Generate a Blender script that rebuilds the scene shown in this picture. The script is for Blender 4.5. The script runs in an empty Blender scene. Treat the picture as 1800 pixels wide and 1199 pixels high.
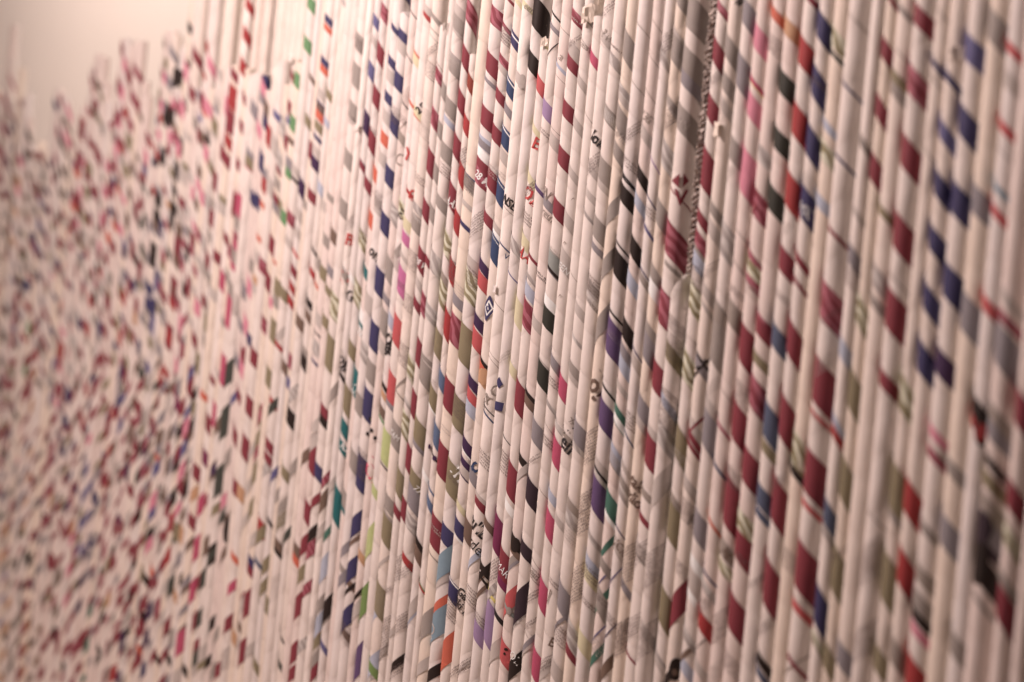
import bpy, math, random
from mathutils import Vector, Matrix
random.seed(7)
SC = bpy.context.scene
COL = SC.collection

# ------------------------------------------------------------------ camera
PHI = math.radians(60.0)             # angle between the tube wall and the picture plane
FPX = math.tan(PHI) / 4.93e-4        # focal length in pixels of the 1800 px wide photograph
D0 = 0.016                           # tube diameter
Z0 = D0 * FPX / 36.0                 # distance to the wall on the optical axis
ROLL = math.radians(5.45)
HC = 0.55                            # camera height
Fv = Vector((-math.sin(PHI), math.cos(PHI), 0))
Rv = Vector((math.cos(PHI), math.sin(PHI), 0))
Uv = Vector((0, 0, 1))
CP = Vector((0, 0, HC)) - Fv * Z0
Rr = Rv * math.cos(ROLL) - Uv * math.sin(ROLL)
Ur = Rv * math.sin(ROLL) + Uv * math.cos(ROLL)
# world up must lean to the right of the picture
Rr, Ur = (Rv * math.cos(ROLL) - Uv * math.sin(ROLL)), (Uv * math.cos(ROLL) + Rv * math.sin(ROLL))
if Uv.dot(Rr) < 0:
    Rr = Rv * math.cos(ROLL) + Uv * math.sin(ROLL)
    Ur = Uv * math.cos(ROLL) - Rv * math.sin(ROLL)
cam_d = bpy.data.cameras.new('camera')
cam = bpy.data.objects.new('camera', cam_d)
COL.objects.link(cam)
m = Matrix((Rr, Ur, -Fv)).transposed().to_4x4()
m.translation = CP
cam.matrix_world = m
cam_d.sensor_width = 36.0
cam_d.lens = FPX / 1800 * 36
cam_d.clip_start = 0.02
cam_d.clip_end = 50
cam_d.dof.use_dof = True
cam_d.dof.focus_distance = Z0 / (1 + 4.93e-4 * 20)
cam_d.dof.aperture_fstop = 4.0
SC.camera = cam

# ------------------------------------------------------------------ world, lamps, exposure
w = bpy.data.worlds.new('World')
SC.world = w
w.use_nodes = True
bg = w.node_tree.nodes['Background']
bg.inputs[0].default_value = (1.0, 0.80, 0.76, 1)
bg.inputs[1].default_value = 0.05
SC.view_settings.view_transform = 'Standard'
SC.view_settings.look = 'None'
SC.view_settings.exposure = 0.0
SC.view_settings.gamma = 1.0
SC.render.film_transparent = False

def area(name, loc, target, size, power, col, sy=None):
    l = bpy.data.lights.new(name, 'AREA')
    l.energy = power; l.color = col; l.size = size
    if sy: l.shape = 'RECTANGLE'; l.size_y = sy
    o = bpy.data.objects.new(name, l); COL.objects.link(o)
    o.location = loc
    o.rotation_euler = (Vector(target) - Vector(loc)).to_track_quat('-Z', 'Y').to_euler()
    return o
area('gallery_lamp', (-0.32, -0.90, 1.46), (0.05, 0, 0.60), 0.16, 26.5, (1.0, 0.77, 0.715))
sp = bpy.data.lights.new('wall_washer_lamp', 'SPOT')
sp.energy = 40; sp.color = (0.86, 0.97, 1.0); sp.spot_size = math.radians(75); sp.spot_blend = 1.0
sp.shadow_soft_size = 0.05
spo = bpy.data.objects.new('wall_washer_lamp', sp); COL.objects.link(spo)
spo.location = (-1.45, 0.22, 1.62)
area('backdrop_lamp', (-2.1, 0.14, 2.45), (-2.2, 0.45, 1.25), 0.8, 98, (1.0, 0.79, 0.70))
spo.rotation_euler = (Vector((-1.45, 0.50, 1.02)) - spo.location).to_track_quat('-Z', 'Y').to_euler()

# ------------------------------------------------------------------ geometry of the view
def ray(px, py):
    return (Fv * FPX + Rr * (px - 900.0) - Ur * (py - 599.5)).normalized()
def hit_cyl(px, py, ax, ay, r):
    d = ray(px, py)
    ox, oy = CP.x - ax, CP.y - ay
    a = d.x * d.x + d.y * d.y
    b = ox * d.x + oy * d.y
    c = ox * ox + oy * oy - r * r
    q = b * b - a * c
    if q < 0:
        return None, (abs(-ox * d.y + oy * d.x) / math.sqrt(a))
    t = (-b - math.sqrt(q)) / a
    p = CP + d * t
    return (t, p), 0
def depth(p):
    return (p - CP).dot(Fv)

# ------------------------------------------------------------------ materials
def lin(v):
    v /= 255.0
    return v / 12.92 if v <= 0.04045 else ((v + 0.055) / 1.055) ** 2.4
PAPER_ALB = (0.76, 0.715, 0.68)
PREF = [lin(v) for v in (216, 190, 178)]
def alb(c, k=1.0):
    a = [min(0.95, lin(v) / PREF[i] * PAPER_ALB[i] * k) for i, v in enumerate(c)]
    g = 0.3 * a[0] + 0.55 * a[1] + 0.15 * a[2]
    return tuple(0.003 + (v * 0.90 + g * 0.10) * 0.94 for v in a) + (1,)

def nt(name):
    m = bpy.data.materials.new(name); m.use_nodes = True
    return m, m.node_tree.nodes, m.node_tree.links
def paper_material(name, base, rough=0.72, mott=0.05, style=None, second=None):
    m, N, L = nt(name)
    b = N['Principled BSDF']
    b.inputs['Roughness'].default_value = rough
    b.inputs['Specular IOR Level'].default_value = 0.28
    tc = N.new('ShaderNodeTexCoord')
    geo = N.new('ShaderNodeNewGeometry')
    oi = N.new('ShaderNodeObjectInfo')
    n1 = N.new('ShaderNodeTexNoise'); n1.inputs['Scale'].default_value = 170; n1.inputs['Detail'].default_value = 5
    L.new(geo.outputs['Position'], n1.inputs['Vector'])
    n2 = N.new('ShaderNodeTexNoise'); n2.inputs['Scale'].default_value = 1500; n2.inputs['Detail'].default_value = 3
    L.new(geo.outputs['Position'], n2.inputs['Vector'])
    add = N.new('ShaderNodeMath'); add.operation = 'ADD'
    L.new(n1.outputs['Fac'], add.inputs[0]); L.new(n2.outputs['Fac'], add.inputs[1])
    mr = N.new('ShaderNodeMapRange')
    mr.inputs['From Min'].default_value = 0.6; mr.inputs['From Max'].default_value = 1.4
    mr.inputs['To Min'].default_value = 1 - mott * 1.6; mr.inputs['To Max'].default_value = 1 + mott
    L.new(add.outputs[0], mr.inputs['Value'])
    src = None
    if style:
        wv = N.new('ShaderNodeTexWave'); wv.wave_type = 'BANDS'; wv.bands_direction = 'DIAGONAL'
        wv.inputs['Scale'].default_value = style[0]; wv.inputs['Distortion'].default_value = style[1]
        wv.inputs['Detail'].default_value = 1.5; wv.inputs['Detail Scale'].default_value = 0.8
        L.new(geo.outputs['Position'], wv.inputs['Vector'])
        rp = N.new('ShaderNodeValToRGB')
        rp.color_ramp.elements[0].position = style[2]; rp.color_ramp.elements[1].position = style[2] + 0.12
        rp.color_ramp.elements[0].color = base; rp.color_ramp.elements[1].color = second
        L.new(wv.outputs['Fac'], rp.inputs['Fac']); src = rp.outputs['Color']
    mul = N.new('ShaderNodeMix'); mul.data_type = 'RGBA'; mul.blend_type = 'MULTIPLY'
    mul.inputs['Factor'].default_value = 1.0
    if src: L.new(src, mul.inputs['A'])
    else: mul.inputs['A'].default_value = base
    L.new(mr.outputs['Result'], mul.inputs['B'])
    L.new(mul.outputs['Result'], b.inputs['Base Color'])
    bp = N.new('ShaderNodeBump'); bp.inputs['Strength'].default_value = 0.22; bp.inputs['Distance'].default_value = 0.0006
    L.new(n1.outputs['Fac'], bp.inputs['Height']); L.new(bp.outputs['Normal'], b.inputs['Normal'])
    return m
PAPERS = [paper_material('leaflet_paper_%s' % n, c, 0.7, 0.035) for n, c in (
    ('warm', (0.77, 0.715, 0.66, 1)), ('plain', (0.755, 0.715, 0.68, 1)), ('cool', (0.75, 0.72, 0.70, 1)),
    ('cream', (0.78, 0.71, 0.625, 1)), ('bright', (0.84, 0.80, 0.76, 1)), ('rosy', (0.74, 0.67, 0.635, 1)))]
CO = dict(M=(130, 45, 54), N=(58, 50, 84), G=(150, 130, 120), GL=(184, 161, 150), O=(132, 112, 84), R=(158, 44, 44),
          K=(38, 24, 20), P=(180, 66, 92), HP=(186, 96, 134), Y=(176, 174, 112), GR=(110, 128, 68), T=(24, 92, 92), TG=(64, 100, 84),
          V=(94, 66, 100), VL=(150, 116, 146), B=(86, 96, 120), BS=(120, 134, 143), E=(196, 88, 64), RS=(186, 74, 74), C=(206, 184, 146),
          LB=(168, 162, 172), LP=(206, 118, 132), DG=(64, 62, 54), DK=(50, 46, 38), S=(188, 134, 98), BR=(112, 84, 70), PM=(118, 36, 70),
          NB=(50, 62, 92), NV=(62, 34, 66), RB=(130, 48, 34), GN=(96, 130, 84), K2=(52, 34, 42), W=(232, 218, 210), BL=(78, 80, 98),
          GV=(136, 120, 120), KT=(40, 32, 32), RT=(190, 60, 56), GT=(150, 128, 116), PT=(206, 60, 92), GB=(140, 134, 126), MT=(112, 88, 82),
          NL=(92, 82, 118), YL=(226, 196, 110))
CNAME = dict(M='maroon', N='navy', G='grey', GL='pale grey', O='olive', R='red', K='black', P='pink', HP='hot pink', Y='lime green',
             GR='leaf green', T='teal', TG='sea green', V='violet', VL='lilac', B='steel blue', BS='pale blue', E='orange', RS='salmon red',
             C='cream', LB='light blue grey', LP='rose pink', DG='charcoal', DK='dark olive', S='tan', BR='brown', PM='plum', NB='blue',
             NV='dark purple', RB='rust', GN='green', K2='brown black', W='white', BL='slate blue', GV='mauve grey', MP='patterned maroon',
             OW='patterned olive', GP='patterned grey', KT='black', RT='red', GT='grey', PT='pink', GB='stone grey', MT='brown', NL='speckled indigo', YL='yellow')
PM_ = {}
for k, c in CO.items():
    PM_[k] = paper_material('ink_' + CNAME[k].replace(' ', '_'), alb(c), 0.6, 0.05)
PM_['MP'] = paper_material('ink_patterned_maroon', alb((130, 48, 58)), 0.6, 0.05, (62, 7, 0.5), alb((164, 84, 94)))
PM_['OW'] = paper_material('ink_patterned_olive', alb((138, 120, 88)), 0.6, 0.05, (70, 7, 0.5), alb((206, 190, 164)))
PM_['GP'] = paper_material('ink_patterned_grey', alb((160, 140, 132)), 0.6, 0.05, (66, 7, 0.5), alb((192, 172, 162)))

# ------------------------------------------------------------------ helpers
def mesh_obj(name, verts, faces, mats, parent=None, smooth=True, midx=None):
    me = bpy.data.meshes.new(name)
    me.from_pydata(verts, [], faces)
    for mt in mats: me.materials.append(mt)
    if midx: me.polygons.foreach_set('material_index', midx)
    me.polygons.foreach_set('use_smooth', [smooth] * len(me.polygons))
    me.update()
    o = bpy.data.objects.new(name, me); COL.objects.link(o)
    if parent: o.parent = parent
    return o
STEP = 0.00022

# ------------------------------------------------------------------ where the tubes stand
EDGES = [584, 597, 609, 623, 635, 649, 663, 676, 689, 703, 717, 729, 743, 759, 773, 789, 808, 827, 844, 861, 879, 897, 914, 932, 950, 968,
         987, 1005, 1024, 1043, 1063, 1086, 1107, 1128, 1149, 1172, 1200, 1221, 1247, 1271, 1299, 1325, 1355, 1380, 1409, 1437, 1469,
         1495, 1523, 1552, 1587, 1613, 1648, 1684, 1720, 1750, 1789, 1825, 1862]
def plane_x(px, py, y=0.0):
    d = ray(px, py); t = (y - CP.y) / d.y
    return CP.x + d.x * t
def z_at(px, py, y=0.0):
    d = ray(px, py); t = (y - CP.y) / d.y
    return CP.z + d.z * t
def sec(px, py):
    d = ray(px, py); return math.hypot(d.x, d.y) / d.y
class Tube: pass
tubes = []
ex = [plane_x(e, 600) for e in EDGES]
tb = []
for i, e in enumerate(EDGES[:-1]):
    t = Tube(); t.e = e; t.ox = ex[i]; t.s = ex[i + 1] - ex[i]; tb.append(t)
# the far stretch on the left, same tube size
x = ex[0]; left = []
while True:
    s = D0 * random.uniform(0.90, 1.08); x -= s
    t = Tube(); t.ox = x; t.s = s
    v = Vector((x, 0, HC)) - CP
    t.e = 900 + FPX * v.dot(Rr) / v.dot(Fv)
    left.append(t)
    if t.e < -60: break
for i, t in enumerate(tb):
    # radius from the neighbouring gaps
    g0 = tb[i - 1].s if i else t.s
    t.r = 0.25 * (g0 + t.s)
    t.r = min(t.r, 0.0094)
for t in left: t.r = 0.5 * t.s
allt = left[::-1] + tb
for i, t in enumerate(allt):
    t.y = random.uniform(-0.0022, 0.0022)
    t.top = 0.98 + random.uniform(-0.01, 0.02)
    t.slope = 0.0
    t.bands = []; t.texts = []; t.back = False
    t.paper = random.choice([0, 1, 1, 2, 3, 5])
byE = {t.e: t for t in tb}
byE[1149].r = 0.0100; byE[1149].y = 0.004
byE[1172].r = 0.0063; byE[1172].y = -0.0045; byE[1172].paper = 1
byE[1200].r = 0.0080
byE[584].y = -0.006; byE[584].paper = 4
byE[1469].y = -0.004; byE[1469].paper = 4
byE[861].paper = 4; byE[879].paper = 2; byE[808].paper = 2; byE[827].paper = 1
for t in allt:
    if t in left: t.y = random.uniform(-0.0032, 0.0030)
    t.ridge = t in left and abs(t.e - 372) < 3.6
    if t.ridge: t.y = -0.0065; t.paper = 4
for t in allt:
    X0 = plane_x(t.e, 600, t.y) if t.e in byE or True else t.ox
    t.x = X0 + t.r * sec(t.e, 600)
# neighbours must not run through each other
for it in range(30):
    for a, b in zip(allt[:-1], allt[1:]):
        if b is byE[1172] or a is byE[1172]: continue
        d = math.hypot(b.x - a.x, b.y - a.y)
        ov = a.r + b.r - d
        if ov > 0:
            a.r -= ov * 0.26; b.r -= ov * 0.26
for a in allt: a.r = max(a.r, 0.0052)
def set_top(t, px, py): t.top = z_at(px, py, t.y)
for e, px, py in ((773, 829, 98), (717, 782, 46), (649, 702, 28), (897, 957, 72), (987, 1040, 34)):
    set_top(byE[e], px, py)
set_top(byE[1172], 1192, 506); byE[1172].slope = 1.5
# ragged skyline of the far left: (x at the top, y of the top)
SKY = [(-60, 150), (0, 175), (9, 150), (16, 130), (20, 50), (27, 120), (31, 185), (40, 172), (46, 250), (70, 262), (88, 270), (99, 165),
       (107, 168), (112, 250), (125, 300), (132, 265), (142, 215), (150, 168), (158, 112), (167, 98), (175, 104), (181, 150), (189, 205),
       (200, 235), (206, 232), (213, 70), (222, 78), (232, 82), (241, 74), (247, 180), (256, 255), (268, 250), (276, 150), (285, 64),
       (294, 56), (303, 62), (311, 110), (319, 70), (327, -90), (365, -90), (366, 150), (374, 175), (381, -90), (391, -90), (393, 140), (409, 120), (412, -90),
       (441, -90), (445, 150), (455, 110), (470, 150), (480, 130), (492, 110), (505, 150), (512, 105), (528, 120), (533, -90), (700, -90)]
def skytop(px):
    for (a, ya), (b, yb) in zip(SKY[:-1], SKY[1:]):
        if a <= px < b:
            if ya < -80 or yb < -80: return ya if abs(px - a) < abs(px - b) else yb
            return ya + (yb - ya) * (px - a) / (b - a)
    return -90
for t in left:
    for guess in (0,):
        pxt = t.e + 45 + 2
        yy = skytop(pxt)
        pxt = t.e + 0.1 * (600 - yy) + 2
        yy = skytop(pxt)
    if yy > -80:
        t.top = z_at(t.e + 0.1 * (600 - yy), yy + random.uniform(-12, 16), t.y)
for px, py in ((20, 48), (103, 166), (167, 98), (175, 104), (216, 72), (226, 84), (240, 76), (288, 64), (298, 58)):
    t = min(left, key=lambda q: abs(q.e + 0.1 * (600 - py) + 2 - px)); t.top = z_at(t.e + 0.1 * (600 - py), py, t.y); t.paper = 5
tubes = list(allt)
# a second row stands behind where the front row is low
back = []
x = plane_x(345, 600, 0.030)
while x < plane_x(640, 600, 0.030):
    t = Tube(); t.x = x + 0.012; t.y = 0.030 + random.uniform(-0.004, 0.004); t.r = 0.0075
    v = Vector((t.x, t.y, HC)) - CP; t.e = 900 + FPX * v.dot(Rr) / v.dot(Fv)
    t.top = 0.93 + random.uniform(-0.02, 0.05); t.slope = 0; t.bands = []; t.texts = []; t.back = True; t.paper = 0
    back.append(t)
    x += random.choice([0.017, 0.018, 0.024, 0.034])
for e in (773, 717, 649, 897, 987):
    f_ = byE[e]; t = Tube(); t.y = f_.y + 0.0115; t.r = f_.r * 1.15
    t.x = plane_x(e - 2, 600, t.y) + t.r * sec(e, 600); t.e = e
    t.top = 0.97; t.slope = 0; t.bands = []; t.texts = []; t.back = True; t.filler = f_; t.paper = 1
    back.append(t)
tubes += back

# ------------------------------------------------------------------ finding the tube under a point of the picture
def find(px, py):
    best = None
    for t in tubes:
        h, miss = hit_cyl(px, py, t.x, t.y, t.r)
        if h and h[1].z < t.top:
            if best is None or h[0] < best[0]: best = (h[0], h[1], t)
    if best is None:
        bm = None
        for t in tubes:
            h, miss = hit_cyl(px, py, t.x, t.y, t.r)
            if not h and (bm is None or miss < bm[0]): bm = (miss, t)
        return None
    return best

TILES = {1: (600, 0, 4), 2: (850, 0, 4), 3: (1100, 0, 4), 4: (600, 300, 4), 5: (850, 300, 4), 6: (1100, 300, 4),
         7: (600, 600, 4), 8: (850, 600, 4), 9: (1100, 600, 4), 10: (600, 899, 4), 11: (850, 899, 4), 12: (1100, 899, 4),
         'R1': (1350, 0, 3), 'R2': (1350, 400, 3), 'R3': (1350, 799, 3), 'L1': (0, 0, 3), 'L2': (0, 400, 3), 'L3': (0, 799, 3),
         'M1': (450, 0, 3), 'M2': (450, 400, 3), 'M3': (450, 799, 3)}
#DATA-BEGIN
# printed bands read off the photograph, area by area: colour height x y [/ = the other winding]
DATA = {
1: '''NL 80 265 190;NL 110 232 540;NV 150 190 890;MP 110 325 130;M 130 290 415;M 130 255 705;M 140 220 1010;N 45 360 188;N 65 335 415;N 75 310 665
E 90 280 940;N 60 482 20;N 105 450 290;N 120 415 590;N 130 385 900;GL 90 398 300;GL 90 365 560;GL 90 335 850;GL 90 305 1140
KT 10 518 120;KT 10 487 425;KT 12 450 745;GT 10 445 870 /;R 90 582 55;MP 160 925 130;M 140 875 420;M 140 840 720;M 150 805 1030
GL 110 800 175;G 110 842 195;GP 90 765 395;G 110 808 490;G 110 735 670;G 120 775 775;G 115 705 935;G 120 745 1090
MP 90 690 550;MP 130 655 840;M 130 625 1125;RB 110 910 600;R 120 880 890;E 26 520 375;E 26 500 745;E 18 515 805;C 70 540 450;C 60 515 760
GT 8 672 240;GL 8 640 260;GT 8 690 470;MP 60 1000 850;M 90 985 1150;NV 50 150 1170''',
2: '''MP 130 115 150;M 140 75 480;M 140 35 850;M 150 5 1180;M 26 190 12;MP 36 172 218;MP 66 150 450;M 84 125 700;M 110 92 955
N 100 230 305;NB 120 195 635;NB 140 160 985;K 220 410 140;K 130 350 455;C 70 435 300;KT 16 525 140;KT 11 510 318 /;GL 80 270 580
RS 110 405 620;VL 120 460 800;MP 84 672 150;M 110 635 465;M 115 598 795;M 130 565 1125;GL 70 692 595;GL 80 660 890
P 80 785 440;GP 90 920 440;G 110 880 820;G 170 960 850;G 110 950 1090;C 50 375 935;GT 5 590 240;GT 5 560 580;GT 5 520 940;GT 5 730 330
GT 5 720 800;C 40 245 20;C 40 290 30;G 90 830 1150''',
3: '''G 200 22 360;GL 120 0 700;G 190 505 110;G 110 390 10;G 130 340 285;G 180 440 440;G 60 318 730;G 180 400 850;MP 70 655 40;M 170 628 360;M 170 590 755
M 170 553 1120;GL 90 725 345;GL 90 690 750;GV 180 850 100;GV 180 810 550;LP 170 935 285;LP 170 895 770;LP 180 850 1160;GT 6 205 165;GT 6 175 400;GT 6 150 640
GT 6 75 610;GT 6 110 200;VL 16 180 1110;GP 180 270 1080;YL 36 880 550;P 40 915 600''',
4: '''R 150 850 45;R 150 815 375;R 160 775 710;R 190 738 1080;M 120 772 150;M 70 790 265;M 60 625 10;M 130 593 285;M 160 557 630;MP 150 580 950;M 70 518 925;M 60 608 645
G 120 680 45;G 110 645 320;G 90 712 250;G 120 525 375;GP 60 545 285;GL 110 265 260;GP 130 370 310;G 90 400 570 /;G 160 330 690;GL 80 378 640;G 170 290 1050
OW 110 420 265;OW 120 150 500;OW 160 103 850;OW 160 740 520;OW 210 905 820;OW 170 700 850;O 100 665 1140;O 120 860 1140;E 100 245 45;E 110 212 360
M 80 185 110;N 130 345 55;N 140 310 385;N 180 265 785;N 190 222 1160;T 80 178 735;T 110 135 1040;HP 80 465 500;HP 190 425 790;RS 200 390 1130
NB 16 910 55;N 34 875 400;MP 120 985 60;NV 80 985 665;RS 110 978 770;NV 90 955 1065;RS 100 942 1165;GP 120 640 620;GP 110 670 690;GP 110 625 1010;MP 170 800 1110
GL 60 190 940;R 30 500 185;C 80 440 350''',
5: '''M 140 50 65;M 80 15 330;NB 160 120 165;NB 180 85 570;C 70 340 85;C 90 290 510;C 180 240 1000;V 34 395 150;M 130 530 290;GL 100 590 355;GL 70 625 30
GB 120 490 640;K 26 508 742;DK 140 455 1050;MP 190 310 1030;GL 80 570 680;G 110 845 35;G 150 805 420;G 160 765 880;GL 80 685 1010;GL 60 755 190
G 140 895 290 /;G 150 865 660 /;G 170 830 1070 /;K 120 990 180;K 180 955 680;KT 16 960 535;KT 20 925 1030;V 110 905 1120;NV 60 12 700;RS 80 5 800
GT 5 190 300;GT 5 95 940;GT 5 640 760;M 26 365 650;NB 12 180 575;NL 10 232 785;KT 14 990 60''',
6: '''K 100 95 25;K 120 12 200;K 140 45 530;K 140 5 1140;LB 90 85 225;LB 110 30 780;N 14 160 190;N 14 115 700;MP 230 335 520;MP 240 262 970;G 170 240 310
G 180 200 780;G 150 155 1150;M 140 545 50;M 90 520 330;MP 110 500 470;GP 230 700 500;GL 110 600 410;G 260 640 1060;GL 90 565 860
MP 190 945 270;MP 230 900 730;M 110 850 1170;OW 200 480 910;GT 9 810 460;GT 9 800 690;GT 9 760 1000;MP 80 930 1030;MP 80 980 1130;LP 170 850 110
M 12 370 190;KT 20 30 90;NL 30 160 440''',
7: '''T 110 92 220;T 90 88 330;T 110 42 650;T 80 35 790;O 110 65 55;O 190 25 390;GP 130 160 80;G 140 120 440;G 140 75 830;N 210 175 440;N 240 120 905
G 150 235 250;K 40 290 290;S 50 285 350;BR 70 275 470;GN 20 282 550;RS 220 345 330;Y 230 300 730;Y 70 240 1070;OW 150 475 170;OW 170 435 560;O 180 395 970
G 180 370 650;M 180 540 75;M 180 505 435;M 180 465 805;M 150 427 1150;G 160 590 240;GV 160 545 690;GV 160 495 1100;O 140 625 350;O 160 590 700;O 180 550 1060
O 100 665 40;O 160 870 90;O 220 820 510;O 230 765 960;MP 40 800 20;M 210 750 380;M 230 705 840;B 120 700 275;B 150 655 640;NV 80 910 285;RS 150 900 410
RS 80 950 25;NV 90 870 730;NV 130 850 880;K 70 985 150;S 110 985 245;GT 24 410 300 /;GT 12 400 370;B 20 620 1030;B 70 608 1110;T 80 5 1130;G 120 30 1130
G 110 320 1130;K2 20 655 820;K 14 305 888''',
8: '''M 210 255 410;M 230 190 980;P 150 555 335;P 180 510 790;DK 160 415 250;GV 150 370 650;K2 170 330 1070;BR 60 325 450;K 50 318 390;C 80 195 195
GP 150 680 720;GL 90 640 260;TG 130 935 520;TG 150 875 1130;LB 110 970 155;LB 140 915 810;KT 20 870 355;KT 24 820 940;V 130 900 50;V 190 855 540;V 240 800 1100
K 60 275 850;GL 70 270 920 /;GT 5 70 110;GT 5 70 150;KT 8 150 680;KT 9 35 490;BR 40 310 410;GT 5 495 200;GT 5 455 610;GT 5 410 1060;NB 14 55 560;E 80 5 230;GT 90 600 1150
M 70 12 1190;GL 50 1000 380''',
9: '''GV 180 150 50;M 200 225 270;M 220 180 800;GV 200 108 500;OW 200 430 190;O 220 375 730;G 230 640 70;GV 290 590 640;M 200 850 100;MP 220 930 410;M 260 800 610
M 240 885 930;M 210 755 1110;BL 160 982 580;BL 150 960 1110;GL 200 250 1010 /;N 14 60 60;NB 16 25 700;LB 60 0 200;M 30 470 610 /;M 60 455 660;M 40 490 790;MP 30 700 650
NB 26 635 880;GT 8 720 400;GT 10 450 1080;O 60 320 1160;K 24 545 170 /;K 24 505 90;GL 70 90 560''',
10: '''N 150 70 130 /;N 150 40 445 /;N 150 10 775 /;V 240 130 1040 /;Y 210 225 175 /;GR 220 185 600 /;G 180 310 100;O 190 345 180;G 190 245 590;O 220 290 660
K 40 130 570 /;GL 110 105 690 /;M 70 415 45;M 220 650 140;GP 110 475 70;BS 190 700 380 /;BS 210 660 800 /;N 110 800 70;N 130 785 220;N 140 765 540;E 150 740 655 /;E 220 710 1020 /
BR 150 885 140;G 180 585 800 /;GL 120 480 710 /;GL 90 555 1100 /;K 70 430 1040 /;K 90 622 1150 /;BR 60 970 480 /;K 60 985 440 /;BR 40 965 580 /;BR 100 520 250;K 50 530 200;R 60 490 390
GN 30 570 550;R 20 582 575;GT 10 635 310;GT 5 565 300;KT 26 145 350;S 70 160 350;VL 130 990 900;GL 60 700 490 /;LB 140 250 1050 /;GR 70 230 1130;BR 60 40 880;BR 60 75 530
C 50 870 20;BR 40 110 190 /;LB 60 55 760 /''',
11: '''PM 250 80 130;M 200 130 370;PM 60 120 500;K 90 222 230;BR 50 225 300;K2 100 285 270;K2 230 255 650 /;K 150 215 1090 /;RS 150 178 630 /;RS 150 150 1010;GB 30 185 710
VL 300 30 780;GL 130 75 980 /;P 180 465 110;P 200 415 600;P 200 368 1090;GV 190 570 650;TG 66 860 255 /;TG 76 825 630 /;TG 80 795 1010 /;NL 18 840 470 /;NL 16 925 450 /
NL 18 810 850 /;N 14 900 830 /;C 130 760 470;C 130 710 950;M 80 625 1020;BR 110 880 1080 /;GP 110 620 70;GL 60 530 80;N 14 960 150;GT 5 355 350;GT 5 310 880;K 60 5 420
KT 40 80 690;YL 30 50 590;K 24 30 525;TG 70 890 40;GL 120 520 1150;BR 60 10 60;GL 40 290 980 /''',
12: '''O 230 330 110;O 250 285 720;M 260 840 280;M 250 800 790;M 200 750 60;M 270 992 500;M 240 395 620 /;R 130 570 830;K 90 350 1110 /;GV 200 520 130;GL 150 500 540
N 18 600 490;E 30 630 130;OW 90 700 420;KT 10 560 900 /;BR 50 460 970 /;M 50 110 40;GL 60 240 1090;GT 120 730 320;BL 60 940 20;BL 60 960 1170;M 20 15 1000''',
'R1': '''M 40 230 5;R 150 190 290;R 170 155 650;R 180 120 1020;N 140 285 155;N 160 255 450;N 160 228 765;N 170 200 1090;DK 120 95 460;DK 110 65 755;DK 130 40 1075
E 60 55 100;S 90 120 165;M 110 615 265;M 120 585 575;M 140 555 890;M 40 655 10;M 110 825 120;MP 150 775 450;M 170 740 830;N 16 435 480;N 18 400 865;GT 8 480 130;GT 8 700 290
DG 30 365 310;LB 50 320 680;LB 70 285 1080;NL 140 1080 280;N 160 1045 670;N 170 1010 1080;N 130 910 1000;NL 100 930 710;N 50 975 440;N 40 920 390;G 170 1190 150;GV 150 1150 1110
RS 60 1290 270;RS 60 1255 690;RS 60 1215 1140;GT 8 860 400;GT 8 830 790;GT 8 930 90;GL 90 1290 450;O 60 700 440;G 40 750 100;GT 8 1290 860;BS 40 1220 1010;GL 40 450 1090''',
'R2': '''M 130 90 190;M 50 185 205;MP 200 320 420;M 180 135 620;M 240 290 850;M 220 100 1040;BL 120 45 590;BL 180 20 1060;M 190 700 50;M 210 670 470;M 90 620 820
N 130 890 95;N 180 975 320;N 140 860 410;N 110 840 710;NV 140 945 760;N 80 850 790;OW 150 490 460;O 200 460 900;OW 180 720 900;LB 100 395 650;LB 60 360 1040;R 60 370 1120
GV 200 1080 500;GV 220 1250 660;RS 80 1185 450;K 160 1145 1050;R 60 1130 1090;M 180 1335 980;LP 60 930 1150;M 26 370 60;M 26 165 310;GT 10 740 350;GT 10 590 280;RS 30 275 1020
M 90 10 590;GL 70 1320 450;GV 150 1230 1100;G 60 590 430;MP 60 1320 560''',
'R3': '''M 230 60 280;M 230 255 140;M 250 215 650;M 240 25 730;BL 140 325 350;N 200 285 850;RS 34 240 310;RS 50 200 860;O 210 415 170;O 230 385 670;O 130 335 1120
O 210 690 200;O 250 650 700;O 130 610 1130;R 180 790 310;R 190 760 690;R 200 735 1130;K2 160 1115 380;K 160 1105 570;GV 160 1190 420;GV 160 980 470;M 150 1315 270;M 230 1300 890
LP 60 850 1010;G 120 990 1020;K 50 160 120;GT 40 165 40;MP 60 920 60;K 50 1150 10;G 30 1160 840;K 60 795 870;GT 10 600 380;GT 12 170 1090 /;K 60 15 1160;M 30 210 1190''',
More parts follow.
